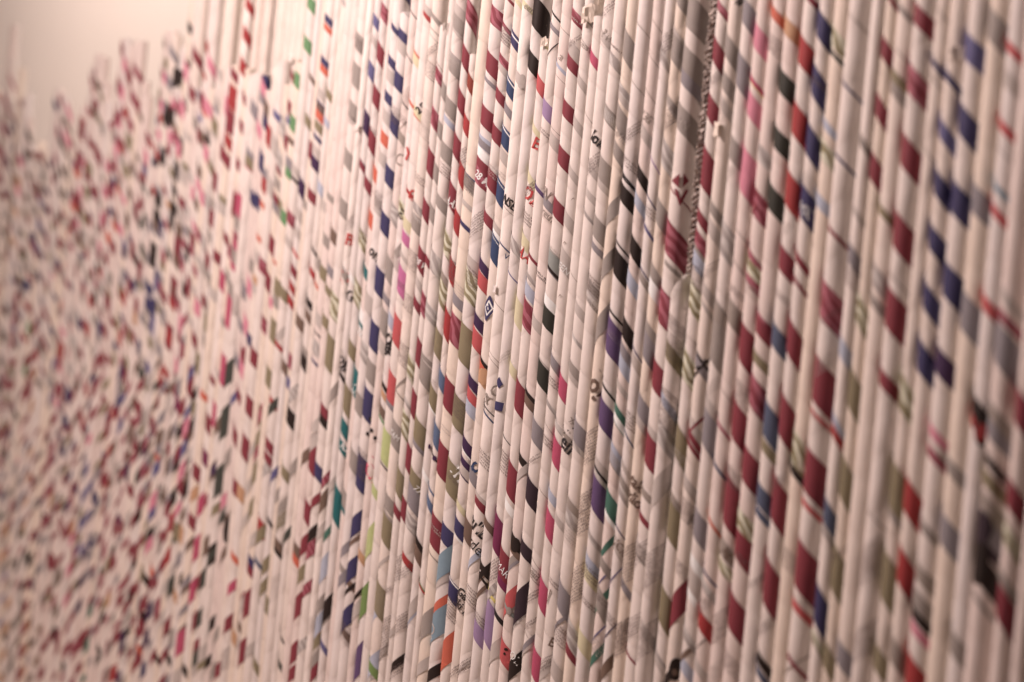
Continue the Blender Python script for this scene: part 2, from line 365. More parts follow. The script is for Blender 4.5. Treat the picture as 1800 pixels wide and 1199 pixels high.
'L1': '''K 90 925 400;K 110 890 615;K 36 990 350;K 50 1010 165;K 90 860 830;K 40 945 740;K 40 965 545;K 40 815 840;K 40 795 1010 /;K 70 835 1060;K 60 830 1140;N 40 850 1180
R 60 1305 20;R 70 1290 175;R 80 1270 335;R 60 1235 490;R 60 1205 640;M 60 1215 680;M 80 1165 790;M 100 1140 970;M 90 1115 1150;M 60 1280 680;P 130 1260 1090;M 130 1235 1080
R 60 690 430;R 56 665 600;N 30 635 600;E 50 640 780;N 40 610 800;N 50 605 970;E 50 625 990;M 40 500 390;M 80 490 550;R 55 440 660;E 50 400 900;M 60 460 920;N 50 490 1015
M 110 420 1040;E 60 380 1060;M 50 390 1180;M 40 55 620;M 50 20 880;M 40 15 1020;M 40 240 890;G 50 660 330;G 60 640 470;O 60 870 330;O 60 840 500;VL 40 815 580;VL 40 790 740
M 60 770 900;M 60 840 430;N 40 1130 550;NL 40 1050 610;E 34 1090 610;K 50 1105 750;M 60 1260 880;P 40 1300 860;N 70 1340 1060;G 50 920 920;O 60 1165 1060;M 60 970 1090
E 40 940 810;M 60 430 840;M 40 480 760;G 60 540 680;G 60 600 720;N 40 580 1110;M 60 700 1110;M 60 750 1080;E 50 600 1180;G 60 170 1030;M 50 230 1030;G 50 180 1110;M 50 210 1180;N 50 480 1160''',
'M1': '''GN 70 305 40;GN 70 260 225;GN 80 230 440;GN 80 200 660;GN 80 170 900;GN 70 135 1130;N 40 378 105;E 36 373 148;N 40 350 315;E 40 345 355;N 40 322 530;E 50 318 585
M 90 285 790;NV 90 255 1020;N 80 75 470;N 80 55 650;N 100 35 870;N 80 10 1070;M 60 180 570;M 60 155 730;M 80 135 900;M 80 110 1080;E 34 35 1085;NL 40 100 600;NL 36 75 760
LB 40 380 660;LB 60 340 1000;N 24 330 740;K 20 200 945;G 90 545 230;G 90 545 400;G 90 520 600;G 90 490 850;G 90 460 1100;BR 30 295 420;M 40 560 880;M 60 590 980''',
'M2': '''M 90 80 90;M 90 55 270;MP 80 45 520;M 80 2 700;O 90 120 330;O 120 90 545;O 100 55 770;O 100 20 990;R 50 185 310;R 50 180 390;K 90 200 1030;K 80 243 690;M 60 345 950;K 50 345 1010
O 180 380 650;OW 130 400 400;M 80 310 1180;E 30 15 60;E 20 95 175;RT 20 220 160;G 60 385 90;R 40 290 230;E 24 320 310;K 40 285 410;R 30 140 650;R 40 100 940;NL 60 170 820;K 20 320 150
G 40 245 620;M 60 65 1150;N 16 300 700;GL 100 590 400;K 30 445 770;KT 10 330 570''',
'M3': '''M 110 305 60;N 80 345 115;M 110 270 310;K 70 310 405 /;M 30 260 500 /;BR 100 350 250 /;T 180 435 290;TG 50 380 410 /;LB 130 355 600 /;K 120 375 810 /;M 90 215 820 /;LB 110 325 900 /
M 110 185 1060 /;M 80 295 1160 /;O 90 55 790;R 80 15 370;K 26 60 330;M 50 60 20;E 50 210 560;M 40 235 745 /;O 60 150 100;K 60 130 520;BR 60 200 470;O 60 5 1130;G 40 450 600;K 30 505 700 /
K 20 145 990;DG 40 135 1130;BR 50 110 470;NL 40 350 1010;BL 30 0 560''',
'L2': '''N 50 160 30;M 50 190 140;M 40 120 130;K 120 805 140;M 110 935 110;M 100 1010 70;M 100 1090 180;M 50 1205 80;P 160 1230 140;P 100 1180 300;P 200 1200 420;P 160 1165 730;P 130 1130 990
DG 130 1225 750 /;DG 170 1190 1020 /;M 140 905 320;M 110 985 300;M 130 880 560;M 100 955 570;M 120 845 800;M 120 920 820;PM 80 940 940;O 110 1085 500;O 110 1050 730;M 110 1000 830
O 90 1030 970;M 110 980 1080;M 90 1095 1030;R 90 330 660;M 90 320 870;E 90 325 400;N 90 490 800;M 80 670 800;N 60 650 730;M 80 690 590;N 70 740 640;M 70 715 930;M 80 620 980;N 60 570 1010
M 50 690 1020;M 90 800 1040;M 80 710 1140;M 110 310 1120;N 80 520 530;G 80 450 560;N 60 420 510;R 50 535 245;M 60 740 210;M 70 715 400;N 70 770 385;N 60 800 340;M 70 890 1170;GN 80 130 740
GN 70 155 540;R 80 190 650;M 100 1310 940;M 120 1280 1140;M 60 1065 365;M 60 1130 140;E 60 360 30;M 60 395 10;E 60 575 60;N 50 435 170;E 50 340 220;M 50 100 280;N 50 150 310;M 60 590 100
G 70 590 290;N 60 440 310;O 50 850 190;O 50 825 400;O 60 800 620;M 60 505 400;N 60 700 300;K 60 70 980;M 60 165 840;N 60 450 1080;M 60 80 430;M 60 215 500;O 90 745 1040;N 60 1320 600;M 70 1340 700
E 40 1065 880;M 40 1110 780;K 50 1290 360;O 50 770 830;M 70 25 800;M 60 370 1100;N 40 600 610;M 60 60 560;G 60 435 740''',
'L3': '''P 110 1062 260 /;P 130 1030 500 /;P 120 1000 740 /;P 130 965 980 /;P 40 940 1190 /;DG 160 1150 140 /;K 100 1205 400;BR 50 1195 370;K 110 1125 520 /;BR 100 1100 470 /;K 100 785 440 /
K 100 745 290 /;M 90 945 150;PM 80 1095 40;M 80 1050 110;M 70 1015 360;M 90 715 510 /;M 110 690 740 /;NV 110 655 970 /;DG 100 905 690 /;TG 80 530 630;TG 70 485 810 /;TG 80 460 1000 /
E 60 795 610;K 50 785 680;K 70 600 510 /;M 70 640 380;N 60 625 340;N 70 515 250;M 60 555 230;N 80 750 1140 /;P 60 1220 700 /;M 80 1185 910 /;K 70 1110 900 /;K 60 1085 1110 /;M 140 1290 800 /
M 130 1265 1050 /;M 80 1155 1130 /;K 70 165 890;K 80 285 940;K 70 335 1130;K 80 50 1080;N 60 145 1080 /;M 40 195 520;NV 60 175 700;M 90 250 560;M 80 285 580;S 90 960 430;S 60 930 760
M 100 760 880 /;K 50 755 850;DG 90 865 930 /;K 50 980 1150;K 50 890 1080;K 40 830 1080;S 70 1230 960;BR 50 1260 900;M 60 165 130;M 70 280 180;M 70 350 140;K 60 230 340;N 60 480 470;M 70 320 370
O 60 120 400;G 70 215 750;G 60 100 760;K 50 15 930;GN 60 45 30;GN 40 5 330;N 50 550 20;NV 100 665 80;M 60 680 180;M 80 1250 190;S 80 1280 220;BR 40 1180 250;E 40 840 30;E 40 1230 540
K 50 845 200;MP 50 875 290;MP 60 910 380;O 90 935 420;N 40 410 200;K 40 530 1050;NV 70 630 1170 /;R 60 695 1130 /;TG 40 440 1180 /;M 40 720 940;N 50 1325 570;M 50 1330 630;E 30 750 1050'''
}
#DATA-END
def add_band(px, py, hpx, col, dr, soft=False):
    h = find(px, py)
    if not h: return
    t = h[2]
    if t.back and py > 160: return
    if soft and getattr(t, 'ridge', False): return
    p = h[1]
    th = math.atan2(p.y - t.y, p.x - t.x)
    hh = hpx * depth(p) / FPX
    pitch = 0.041 * random.uniform(0.92, 1.08) * (1.0 if hh < 0.016 else 1.1)
    t.bands.append((th, p.z, hh, pitch, dr, col))
for k, s in DATA.items():
    ox, oy, sc = TILES[k]
    for it in s.replace('\n', ';').split(';'):
        q = it.split()
        if not q: continue
        dr = -1 if len(q) > 4 else 1
        add_band(ox + float(q[2]) / sc, oy + float(q[3]) / sc, float(q[1]) / sc, q[0], dr)
# the crowd of small soft prints in the far stretch
pal = ['M'] * 9 + ['MP'] * 3 + ['G'] * 4 + ['GV'] * 3 + ['N', 'O', 'O', 'K', 'GL', 'GL', 'GL', 'NL', 'NV', 'BR', 'BR', 'BR', 'GP', 'LP', 'DG', 'S', 'R', 'R', 'K', 'MP']
# tubes of the far stretch: each carries its own repeating turns of print
def column(t, ya, yb, per, hb, c, dr):
    y = ya
    while y < yb:
        th = math.atan2(CP.y - t.y, CP.x - t.x) - 0.6
        p = Vector((t.x, t.y, z_at(t.e + 0.095 * (600 - y), y, t.y)))
        if p.z < t.top - 0.004 and len(t.bands) < 150:
            t.bands.append((th, p.z, hb * random.uniform(0.75, 1.15) * depth(p) / FPX, 0.060, dr, c))
        y += per * random.uniform(0.93, 1.07)
for t in left:
    if t.e > 470 or getattr(t, 'ridge', False): continue
    for rep in range(8):
        if t.e > 335 and random.random() < 0.62: continue
        c = random.choice(pal); ya = 110 + rep * 137 + random.uniform(-70, 70)
        per = random.uniform(34, 56) * (1 + t.e / 700); dr = 1 if ya < random.uniform(520, 720) else -1
        if ya < 300 and random.random() < 0.5: c = random.choice(['M', 'LP', 'BR', 'MP'])
        column(t, ya, ya + random.uniform(60, 175), per, random.uniform(10, 20) * (1 + t.e / 600), c, dr)
for i in range(230):
    px = random.uniform(-10, 400) if i < 130 else random.uniform(400, 590)
    py = random.uniform(150, 1190)
    if py < 330 - px * 0.35: continue
    dr = 1 if py < 640 + random.uniform(-60, 60) else -1
    c = random.choice(pal)
    if px > 300 and c in 'MKENR' and random.random() < 0.7: c = random.choice(['GL', 'G', 'O', 'GL'])
    add_band(px, py, random.uniform(8, 19) + py * 0.011, c, dr, True)
for i in range(46):
    px = random.uniform(980, 1800); py = random.uniform(60, 1199)
    add_band(px, py, random.uniform(16, 44), random.choice(['O', 'G', 'GV', 'GT', 'G', 'GV', 'OW', 'GP', 'G']), 1)
for i in range(150):
    px = random.uniform(600, 1260); py = random.uniform(0, 1199)
    add_band(px, py, random.uniform(6, 24) * (0.7 + px / 2400), random.choice(['GL', 'GL', 'G', 'GT', 'GL', 'GP', 'LB', 'GV', 'W']), 1 if py < 900 or px > 1000 else -1)

# ------------------------------------------------------------------ building a tube
def body(t, parent, seed):
    rnd = random.Random(seed)
    NS = 26
    P = 0.033 * rnd.uniform(0.9, 1.12)
    dr = -1 if rnd.random() < 0.3 else 1
    ph = rnd.random()
    r = t.r - STEP * 0.5
    verts = []; faces = []
    zt = t.top
    K = int((zt + 0.09) / P * NS) + NS
    # the strip: each winding laps over the one before with a real step
    rows = (0.0, 0.03, 0.55, 1.0)
    rr = (r - STEP * 0.6, r + STEP * 0.5, r + STEP * 0.3, r)
    wob = [rnd.uniform(-1, 1) for _ in range(64)]
    for k in range(-NS, K):
        a = 2 * math.pi * k / NS
        th = dr * a
        wv = wob[(k // 9) % 64] * (1 - (k % 9) / 9) + wob[(k // 9 + 1) % 64] * ((k % 9) / 9)
        ca, sa = math.cos(-th), math.sin(-th)
        for j, q in enumerate(rows):
            z = P * (k / NS + q + ph - 1)
            rad = rr[j] + wv * 0.00007
            lim = zt + t.slope * sa * 0 + t.slope * ca * t.r
            z = max(0.0, min(z, lim))
            verts.append((t.x + rad * ca, t.y + rad * sa, z))
    n = len(rows); cnt = K + NS
    for i in range(cnt - 1):
        for j in range(n - 1):
            a = i * n + j
            q = (a, a + n, a + n + 1, a + 1) if dr < 0 else (a, a + 1, a + n + 1, a + n)
            zs = [verts[v][2] for v in q]
            if max(zs) - min(zs) < 1e-7: continue
            faces.append(q)
    o = mesh_obj('paper_roll', verts, faces, [PAPERS[t.paper]], parent)
    return o
def rim(t, parent):
    v = []; f = []; NS = 24
    for j, (rad, dz) in enumerate(((t.r + STEP * .4, 0.0), (t.r - 0.0007, 0.0003), (t.r - 0.0009, -0.004), (t.r - 0.0009, -0.045), (0.0002, -0.046))):
        for k in range(NS):
            a = 2 * math.pi * k / NS
            v.append((t.x + rad * math.cos(a), t.y + rad * math.sin(a), t.top + dz + t.slope * math.cos(a) * t.r + 0.0004 * math.sin(a * 3 + t.x * 900)))
    for j in range(4):
        for k in range(NS):
            f.append((j * NS + k, j * NS + (k + 1) % NS, (j + 1) * NS + (k + 1) % NS, (j + 1) * NS + k))
    mesh_obj('open_end', v, f, [PAPERS[t.paper]], parent)
def bands(t, parent):
    if not t.bands: return
    for i, (th, zc, hh, P, dr, c) in enumerate(t.bands):
        rad = t.r + STEP * 0.35 + 0.00008 + 0.00002 * (i % 14)
        rnd = random.Random(i * 31 + int(zc * 1e5))
        n = 22; v = []; f = []
        a0, a1 = th - 2.1, th + 1.9
        for k in range(n + 1):
            a = a0 + (a1 - a0) * k / n
            z = zc - dr * P / (2 * math.pi) * (a - th)
            j1 = rnd.uniform(-1, 1) * 0.00012; j2 = rnd.uniform(-1, 1) * 0.00012
            zt = min(z + hh / 2 + j1, t.top - 0.0005 + t.slope * math.cos(a) * t.r); zb = min(z - hh / 2 + j2, zt)
            v.append((t.x + rad * math.cos(a), t.y + rad * math.sin(a), zb)); v.append((t.x + rad * math.cos(a), t.y + rad * math.sin(a), zt))
        for k in range(n):
            a = k * 2
            f.append((a, a + 2, a + 3, a + 1))
        mesh_obj('printed_band', v, f, [PM_[c]], parent)

# ------------------------------------------------------------------ lettering and irregular print
FONT_CACHE = {}
def glyphs(s, bold):
    if (s, bold) in FONT_CACHE: return FONT_CACHE[(s, bold)]
    cu = bpy.data.curves.new('lettering', 'FONT'); cu.body = s; cu.size = 1.0
    cu.align_x = 'CENTER'; cu.align_y = 'CENTER'; cu.resolution_u = 2; cu.offset = 0.022 if bold else 0.0
    o = bpy.data.objects.new('lettering', cu); COL.objects.link(o)
    bpy.context.view_layer.update()
    me = o.evaluated_get(bpy.context.evaluated_depsgraph_get()).to_mesh()
    vs = [(p.co.x, p.co.y) for p in me.vertices]; fs = [tuple(p.vertices) for p in me.polygons]
    o.evaluated_get(bpy.context.evaluated_depsgraph_get()).to_mesh_clear()
    bpy.data.objects.remove(o); bpy.data.curves.remove(cu)
    FONT_CACHE[(s, bold)] = (vs, fs)
    return vs, fs
def text(tile, x, y, s, size, col, ang=-34, bold=True, lab=None):
    ox, oy, sc = TILES[tile]
    h = find(ox + x / sc, oy + y / sc)
    if not h: return
    t = h[2]; p = h[1]
    th0 = math.atan2(p.y - t.y, p.x - t.x); k = 1.3 * size / sc * depth(p) / FPX
    vs, fs = glyphs(s, bold)
    a = math.radians(ang); ca, sa = math.cos(a), math.sin(a)
    t.texts.append((th0, p.z, [((u * ca - w_ * sa) * k, (u * sa + w_ * ca) * k) for u, w_ in vs], fs, col, 'lettering'))
def shape(tile, x, y, pts, col):
    """flat printed figure: outline in photo pixels of the tile round a centre, wrapped onto the tube (arc length stretched by the oblique view)"""
    ox, oy, sc = TILES[tile]
    h = find(ox + x / sc, oy + y / sc)
    if not h: return
    t = h[2]; p = h[1]
    th0 = math.atan2(p.y - t.y, p.x - t.x); k = depth(p) / FPX / sc
    vv = ray(ox + x / sc, oy + y / sc)
    nrm = Vector((math.cos(th0), math.sin(th0), 0)); fs_ = max(0.45, abs(nrm.dot(vv)))
    # column by column so that it bends with the paper
    X0 = min(q[0] for q in pts); X1 = max(q[0] for q in pts); n = 10
    vs = []; fs = []
    for i in range(n + 1):
        xx = X0 + (X1 - X0) * (0.001 + 0.998 * i / n)
        ys = []
        for (ax, ay), (bx, by) in zip(pts, pts[1:] + pts[:1]):
            if (ax - xx) * (bx - xx) <= 0 and ax != bx: ys.append(ay + (by - ay) * (xx - ax) / (bx - ax))
        vs += [(xx * k / fs_, -max(ys) * k), (xx * k / fs_, -min(ys) * k)]
    for i in range(n): fs.append((2 * i, 2 * i + 2, 2 * i + 3, 2 * i + 1))
    t.texts.append((th0, p.z, vs, fs, col, 'printed_figure'))
def ell(a, b, n=14): return [(a * math.cos(2 * math.pi * i / n), b * math.sin(2 * math.pi * i / n)) for i in range(n)]
def micro(tile, x, y, hpx, col='GT', dr=1, wide=0.011, seed=None):
    col = {'GT': 'MT', 'BR': 'MT'}.get(col, col)
    ox, oy, sc = TILES[tile]
    h = find(ox + x / sc, oy + y / sc)
    if not h: return
    t = h[2]; p = h[1]
    rnd = random.Random(int(x * 13 + y + ox + oy))
    th0 = math.atan2(p.y - t.y, p.x - t.x); H = hpx / sc * depth(p) / FPX
    vs = []; fs = []
    rows = max(1, int(H / 0.0025)); sl = -dr * 0.75
    for r_ in range(rows):
        z0 = H / 2 - (r_ + 0.5) * 0.0025; u = -wide + rnd.uniform(0, 0.002)
        while u < wide:
            L = rnd.uniform(0.0005, 0.0009); hh = rnd.choice((0.0011, 0.0012, 0.0016))
            b = len(vs); th_ = 0.0002
            # small upright strokes joined by a foot or a head, like print too small to read
            for (du, dz, w_, h_) in ((0, 0, 0.00036, hh), (0, rnd.choice((0, hh * .8)), L, 0.00034)):
                b = len(vs)
                for (q, s_) in ((0, 0), (w_, 0), (w_, h_), (0, h_)):
                    uu = u + du + q; vs.append((uu, z0 + dz + s_ + sl * (uu)))
                fs.append((b, b + 1, b + 2, b + 3))
            u += L + 0.00025 + (0.0007 if rnd.random() < 0.2 else 0)
    t.texts.append((th0, p.z, vs, fs, col, 'small_print'))
def texts(t, parent):
    for i, (th0, zc, vs, fs, col, nm) in enumerate(t.texts):
        rad = t.r + STEP * 0.35 + 0.00045 + 0.00003 * (i % 8)
        lim = t.top - 0.0005
        v = []
        for u, w_ in vs:
            a = th0 + u / t.r
            v.append((t.x + rad * math.cos(a), t.y + rad * math.sin(a), min(lim, zc + w_)))
        o = mesh_obj(nm, v, fs, [PM_[col]], parent, smooth=False)
        if nm == 'small_print': o['kind'] = 'stuff'

# words that can be read
text(5, 175, 225, 'NSE', 62, 'KT', -34); text(5, 325, 180, 'OE', 100, 'RT', -36); text(5, 283, 590, 'AA', 80, 'RT', -36); text(2, 370, 1012, 'E', 90, 'RT', -20)
text(5, 462, 190, 'IN C', 78, 'GT', -36, False); text(5, 455, 320, 'reun', 62, 'GT', -36, False); text(2, 800, 985, 'lok', 88, 'KT', -36)
text(2, 322, 62, 'een', 50, 'GT', -34, False); text(2, 718, 330, 'cesso', 46, 'GT', -34, False); text(2, 545, 400, 'a', 60, 'GT', -34, False)
text(2, 845, 235, '?', 70, 'GT', -30, False); text(2, 880, 275, '19', 46, 'GT', -34, False)
text(4, 770, 222, 'IAAL', 52, 'W', -36); text(4, 240, 590, 'on.', 84, 'KT', -36); text(4, 555, 655, 'DE W', 40, 'W', -36); text(4, 435, 320, 'EX', 70, 'KT', -36)
text(4, 335, 1170, 'nog', 130, 'KT', -36); text(4, 60, 880, 'G', 80, 'KT', -30); text(4, 55, 490, 'B', 90, 'RT', -10); text(4, 20, 750, 'O', 110, 'RT', -10)
text(4, 130, 1130, 'DE', 60, 'W', -34); text(4, 503, 175, 'G', 84, 'RT', -20); text(1, 470, 1090, 'Y', 90, 'RT', -20); text(1, 560, 765, '25', 62, 'KT', 40)
text(1, 405, 1120, 'C', 90, 'GT', -30, False); text(4, 985, 55, '28 M', 56, 'W', -36)
text(7, 10, 130, 'log', 88, 'KT', -36); text(7, 85, 330, 'NE', 70, 'W', -34); text(7, 35, 750, 'KK', 60, 'W', -34); text(7, 215, 910, 'kin', 120, 'PT', -50)
text(7, 832, 925, 'm', 120, 'W', -50); text(7, 330, 30, 'g', 100, 'KT', -30); text(7, 555, 1060, 'ZAR', 42, 'W', -36, False); text(7, 370, 660, 'TAM', 40, 'W', -36, False)
text(7, 935, 880, 'c', 120, 'NB', 40)
text(8, 785, 310, 'lo!', 150, 'BR', -60); text(8, 600, 740, 'ein', 115, 'KT', -36); text(8, 40, 390, 'FAC', 80, 'GT', 40); text(8, 628, 552, 'x', 70, 'GT', -20, False)
text(8, 590, 610, '. . .', 60, 'KT', 30)
text(9, 70, 1000, 'tak', 84, 'BR', -36); text(9, 55, 1110, 'vlio', 84, 'BR', -36); text(9, 535, 160, 'J', 84, 'KT', -40)
text(10, 948, 105, "cu'lb", 96, 'KT', -38); text(10, 930, 230, 'irde', 84, 'KT', -38, False); text(10, 850, 580, 'Ga', 62, 'KT', -36)
text(10, 830, 655, 'aski k', 64, 'KT', -40); text(10, 640, 830, 'Q', 90, 'GL', -20, False)
text(11, 130, 410, 'WMARTIJ', 52, 'W', -40, False); text(11, 215, 1030, 'OL', 64, 'W', -36, False); text(11, 350, 440, 'vind', 50, 'GT', -36, False)
text(11, 500, 610, '/ r', 110, 'BR', 0, False); text(11, 485, 925, 'B', 70, 'BR', -20); text(11, 962, 260, 'JCK', 60, 'BR', -50, False)
text(12, 475, 70, 'K', 90, 'GT', -20); text(12, 735, 310, 'agk', 74, 'BR', -50); text('R1', 190, 1110, 'MK', 60, 'W', -36, False)
text(6, 900, 230, 'S', 160, 'M', 20); text(6, 385, 195, 'V', 120, 'M', 0); text(3, 800, 15, '#', 60, 'KT', -30)
text(3, 130, 810, '113E', 62, 'GT', -38, False); text(3, 400, 870, 'HN', 56, 'GL', -34, False); text(2, 955, 960, 'HMIE', 52, 'GL', -40, False); text(5, 760, 930, 'GLUP', 52, 'GL', -40, False)
text(5, 560, 690, 'EEN', 50, 'W', -36, False); text(5, 165, 600, 'v', 60, 'NB', -20, False)
# figures
shape(6, 352, 70, [(-28, 0), (22, -48), (22, 48)], 'M'); shape(6, 423, 72, [(-20, -50), (20, 0), (-20, 50)], 'M')
shape(5, 36, 960, [(-40, -10), (5, -90), (42, 10), (-10, 105)], 'N'); shape(5, 36, 962, [(-28, 0), (2, -55), (30, 6), (-6, 64)], 'W'); shape(5, 36, 964, [(-20, 0), (2, -38), (20, 4), (-4, 44)], 'N')
text(5, 34, 962, '+', 70, 'W', 10, False)
shape(8, 110, 292, [(-22, -10), (0, -42), (22, 8), (2, 40)], 'N'); shape(8, 104, 456, [(-30, -35), (32, -26), (28, 36), (-30, 26)], 'N')
shape(2, 270, 575, ell(30, 52), 'GL'); shape(8, 5, 250, ell(26, 60), 'S'); shape(7, 985, 240, ell(34, 52), 'S'); shape(11, 222, 235, ell(34, 52), 'K')
for (a, b) in ((205, 545), (210, 625), (185, 650), (238, 680)): shape(7, a, b, ell(12, 15), 'KT')
shape(7, 655, 822, ell(16, 18), 'NV'); shape(7, 620, 740, ell(9, 18), 'NV'); shape(11, 30, 530, ell(13, 16), 'KT')
shape('R2', 1135, 1060, ell(50, 95), 'K'); shape('R2', 1125, 1080, ell(30, 50), 'R'); shape('L1', 925, 405, ell(22, 60), 'K'); shape('L1', 890, 615, ell(30, 62), 'K')
shape('R3', 1115, 385, ell(40, 95), 'K2'); shape('R3', 1108, 570, ell(42, 115), 'K'); shape('L1', 946, 410, ell(18, 44), 'K'); shape('L1', 909, 622, ell(20, 50), 'K'); shape('L1', 868, 830, ell(20, 48), 'K'); shape('L2', 805, 145, ell(20, 66), 'K')
shape(12, 350, 1110, ell(48, 80), 'K'); shape(12, 345, 1130, ell(18, 26), 'BR'); shape('L3', 1205, 400, ell(34, 70), 'K')
shape(11, 180, 700, ell(20, 28), 'G'); shape(11, 160, 970, ell(14, 10), 'K'); shape(11, 150, 1000, ell(8, 10), 'K')
for (x, y) in ((630, 200), (572, 508), (540, 880)): shape(5, x, y, [(-14, 12), (0, -12), (14, 6), (2, -4)], 'BR')
# white rules across the navy bands
for (tl, x, y) in ((2, 232, 285), (2, 198, 598), (2, 163, 935), (5, 125, 108), (5, 88, 500), (7, 860, 770), (10, 795, 150), (10, 775, 490)):
    ox, oy, sc = TILES[tl]; add_band(ox + x / sc, oy + y / sc, 3.0, 'W', 1)
    h = find(ox + x / sc, oy + y / sc)
for (tl, x, y, hh, c, d) in ((8, 755, 740, 250, 'GT', -1), (8, 735, 1120, 150, 'GT', -1), (8, 480, 300, 90, 'GT', 1), (8, 440, 715, 90, 'GT', 1), (8, 135, 860, 180, 'GT', 1),
        (11, 700, 80, 180, 'BR', -1), (11, 655, 520, 280, 'GT', -1), (11, 760, 470, 110, 'BR', 1), (11, 345, 450, 110, 'BR', 1), (11, 960, 900, 260, 'GT', -1),
        (10, 385, 420, 200, 'BR', -1), (10, 340, 560, 60, 'BR', -1), (10, 330, 850, 240, 'BR', -1), (10, 400, 800, 130, 'BR', -1), (10, 440, 440, 100, 'BR', -1),
        (10, 805, 740, 170, 'GT', 1), (10, 865, 690, 150, 'BR', 1), (10, 915, 620, 150, 'BR', 1), (10, 775, 1150, 80, 'BR', -1), (10, 850, 1100, 90, 'BR', -1), (10, 365, 1140, 90, 'GT', -1), (10, 300, 1000, 90, 'BR', -1),
        (12, 40, 360, 280, 'GT', -1), (12, 110, 300, 170, 'GT', -1), (12, 205, 390, 270, 'BR', -1), (12, 75, 800, 160, 'BR', -1), (12, 160, 900, 240, 'BR', -1), (12, 685, 800, 240, 'GT', -1), (12, 590, 640, 120, 'GT', -1), (12, 10, 850, 200, 'BR', -1),
        (9, 340, 70, 200, 'BR', 1), (9, 290, 550, 230, 'GT', 1), (9, 330, 420, 70, 'GT', 1), (6, 360, 1120, 120, 'BR', 1),
        (4, 500, 650, 160, 'GT', 1), (4, 480, 950, 130, 'GT', 1), (7, 430, 100, 170, 'GT', 1), (7, 170, 900, 200, 'GT', 1), (1, 600, 850, 150, 'GL', 1), (1, 640, 520, 130, 'GT', 1), (4, 550, 80, 80, 'GT', 1), (1, 590, 950, 120, 'GL', 1),
        (5, 400, 750, 50, 'KT', 1), (2, 640, 150, 40, 'GL', 1), ('M3', 160, 300, 200, 'GL', -1), ('M3', 120, 700, 150, 'GL', -1), ('M3', 300, 900, 100, 'GL', -1), ('L3', 1190, 1080, 120, 'GT', -1), ('L3', 700, 1080, 200, 'GL', -1),
        ('R3', 500, 600, 240, 'GT', -1), ('R3', 470, 1020, 200, 'GT', -1), ('L2', 1260, 430, 120, 'GT', 1), (8, 20, 860, 120, 'GT', 1), (11, 490, 520, 60, 'GT', 1), (7, 470, 260, 60, 'GL', 1)):
    micro(tl, x, y, hh, c, d)

rq = random.Random(99)
for i in range(90):
    px = rq.uniform(600, 1500); py = rq.uniform(10, 1180)
    TILES['q'] = (px, py, 1)
    micro('q', 0, 0, rq.uniform(10, 45), rq.choice(['GL', 'GT', 'GT', 'BR']), rq.choice([1, 1, -1]))
# ------------------------------------------------------------------ landmarks and labels
ORD = ['very first', 'first', 'second', 'third', 'fourth', 'fifth', 'sixth', 'seventh', 'eighth', 'ninth', 'tenth', 'eleventh', 'twelfth',
       'thirteenth', 'fourteenth', 'fifteenth', 'sixteenth', 'seventeenth', 'eighteenth', 'nineteenth', 'twentieth', 'twenty-first', 'twenty-second', 'twenty-third', 'twenty-fourth', 'twenty-fifth', 'twenty-sixth']
def nearest(e): return min(range(len(allt)), key=lambda i: abs(allt[i].e - e))
LAND = {nearest(372): ('bright ridge tube', 'bright white paper tube standing proud as a ridge in the blurred left stretch'),
        nearest(584): ('dark groove tube', 'pale paper tube standing proud beside the long dark groove left of centre'),
        nearest(1149): ('fattest tube', 'fattest paper tube, banded grey and maroon, directly left of the twisted cord'),
        nearest(1469): ('bright white tube at right', 'bright nearly plain white paper tube standing proud in the blurred right part'),
        nearest(861): ('white tube with navy squares', 'nearly plain white paper tube at centre with two small navy squares'),
        nearest(717): ('white-tipped short tube', 'short paper tube whose torn white tip shows near the top edge, left of centre'),
        nearest(280): ('black-blotted tube', 'blurred paper tube with large round black blots under the ragged top edge'),
        nearest(170): ('peaked tube at upper left', 'paper tube forming the middle peak of the ragged top edge at upper left'),
        nearest(60): ('low tube at far left', 'blurred low paper tube in the dip of the ragged top edge at far left'),
        nearest(1271): ('tube with rose pink bands', 'paper tube with rose pink bands near the top, right of the twisted cord'),
        nearest(968): ('tube with hot pink bands', 'paper tube with bright pink bands down its lower half, right of centre'),
        nearest(480): ('tube with green marks', 'blurred paper tube with small prints midway between bright ridge and dark groove'),
        nearest(1648): ('tube with paired navy bands', 'blurred paper tube with paired navy and purple bands near the right edge')}
def describe(t):
    cnt = {}
    for b in t.bands: cnt[b[5]] = cnt.get(b[5], 0) + b[2]
    top = sorted(cnt, key=lambda c: -cnt[c])
    nm = []
    for c in top:
        w_ = CNAME[c].replace('patterned ', '').split()[-1] if CNAME[c].startswith('patterned') else CNAME[c].split()[0] if CNAME[c].split()[-1] == 'grey' else CNAME[c].split()[-1]
        if w_ not in nm and w_ not in ('pale', 'stone'): nm.append(w_)
    nm = nm[:2]
    if not nm: return 'plain paper tube'
    return ' and '.join(nm) + ' banded paper tube'

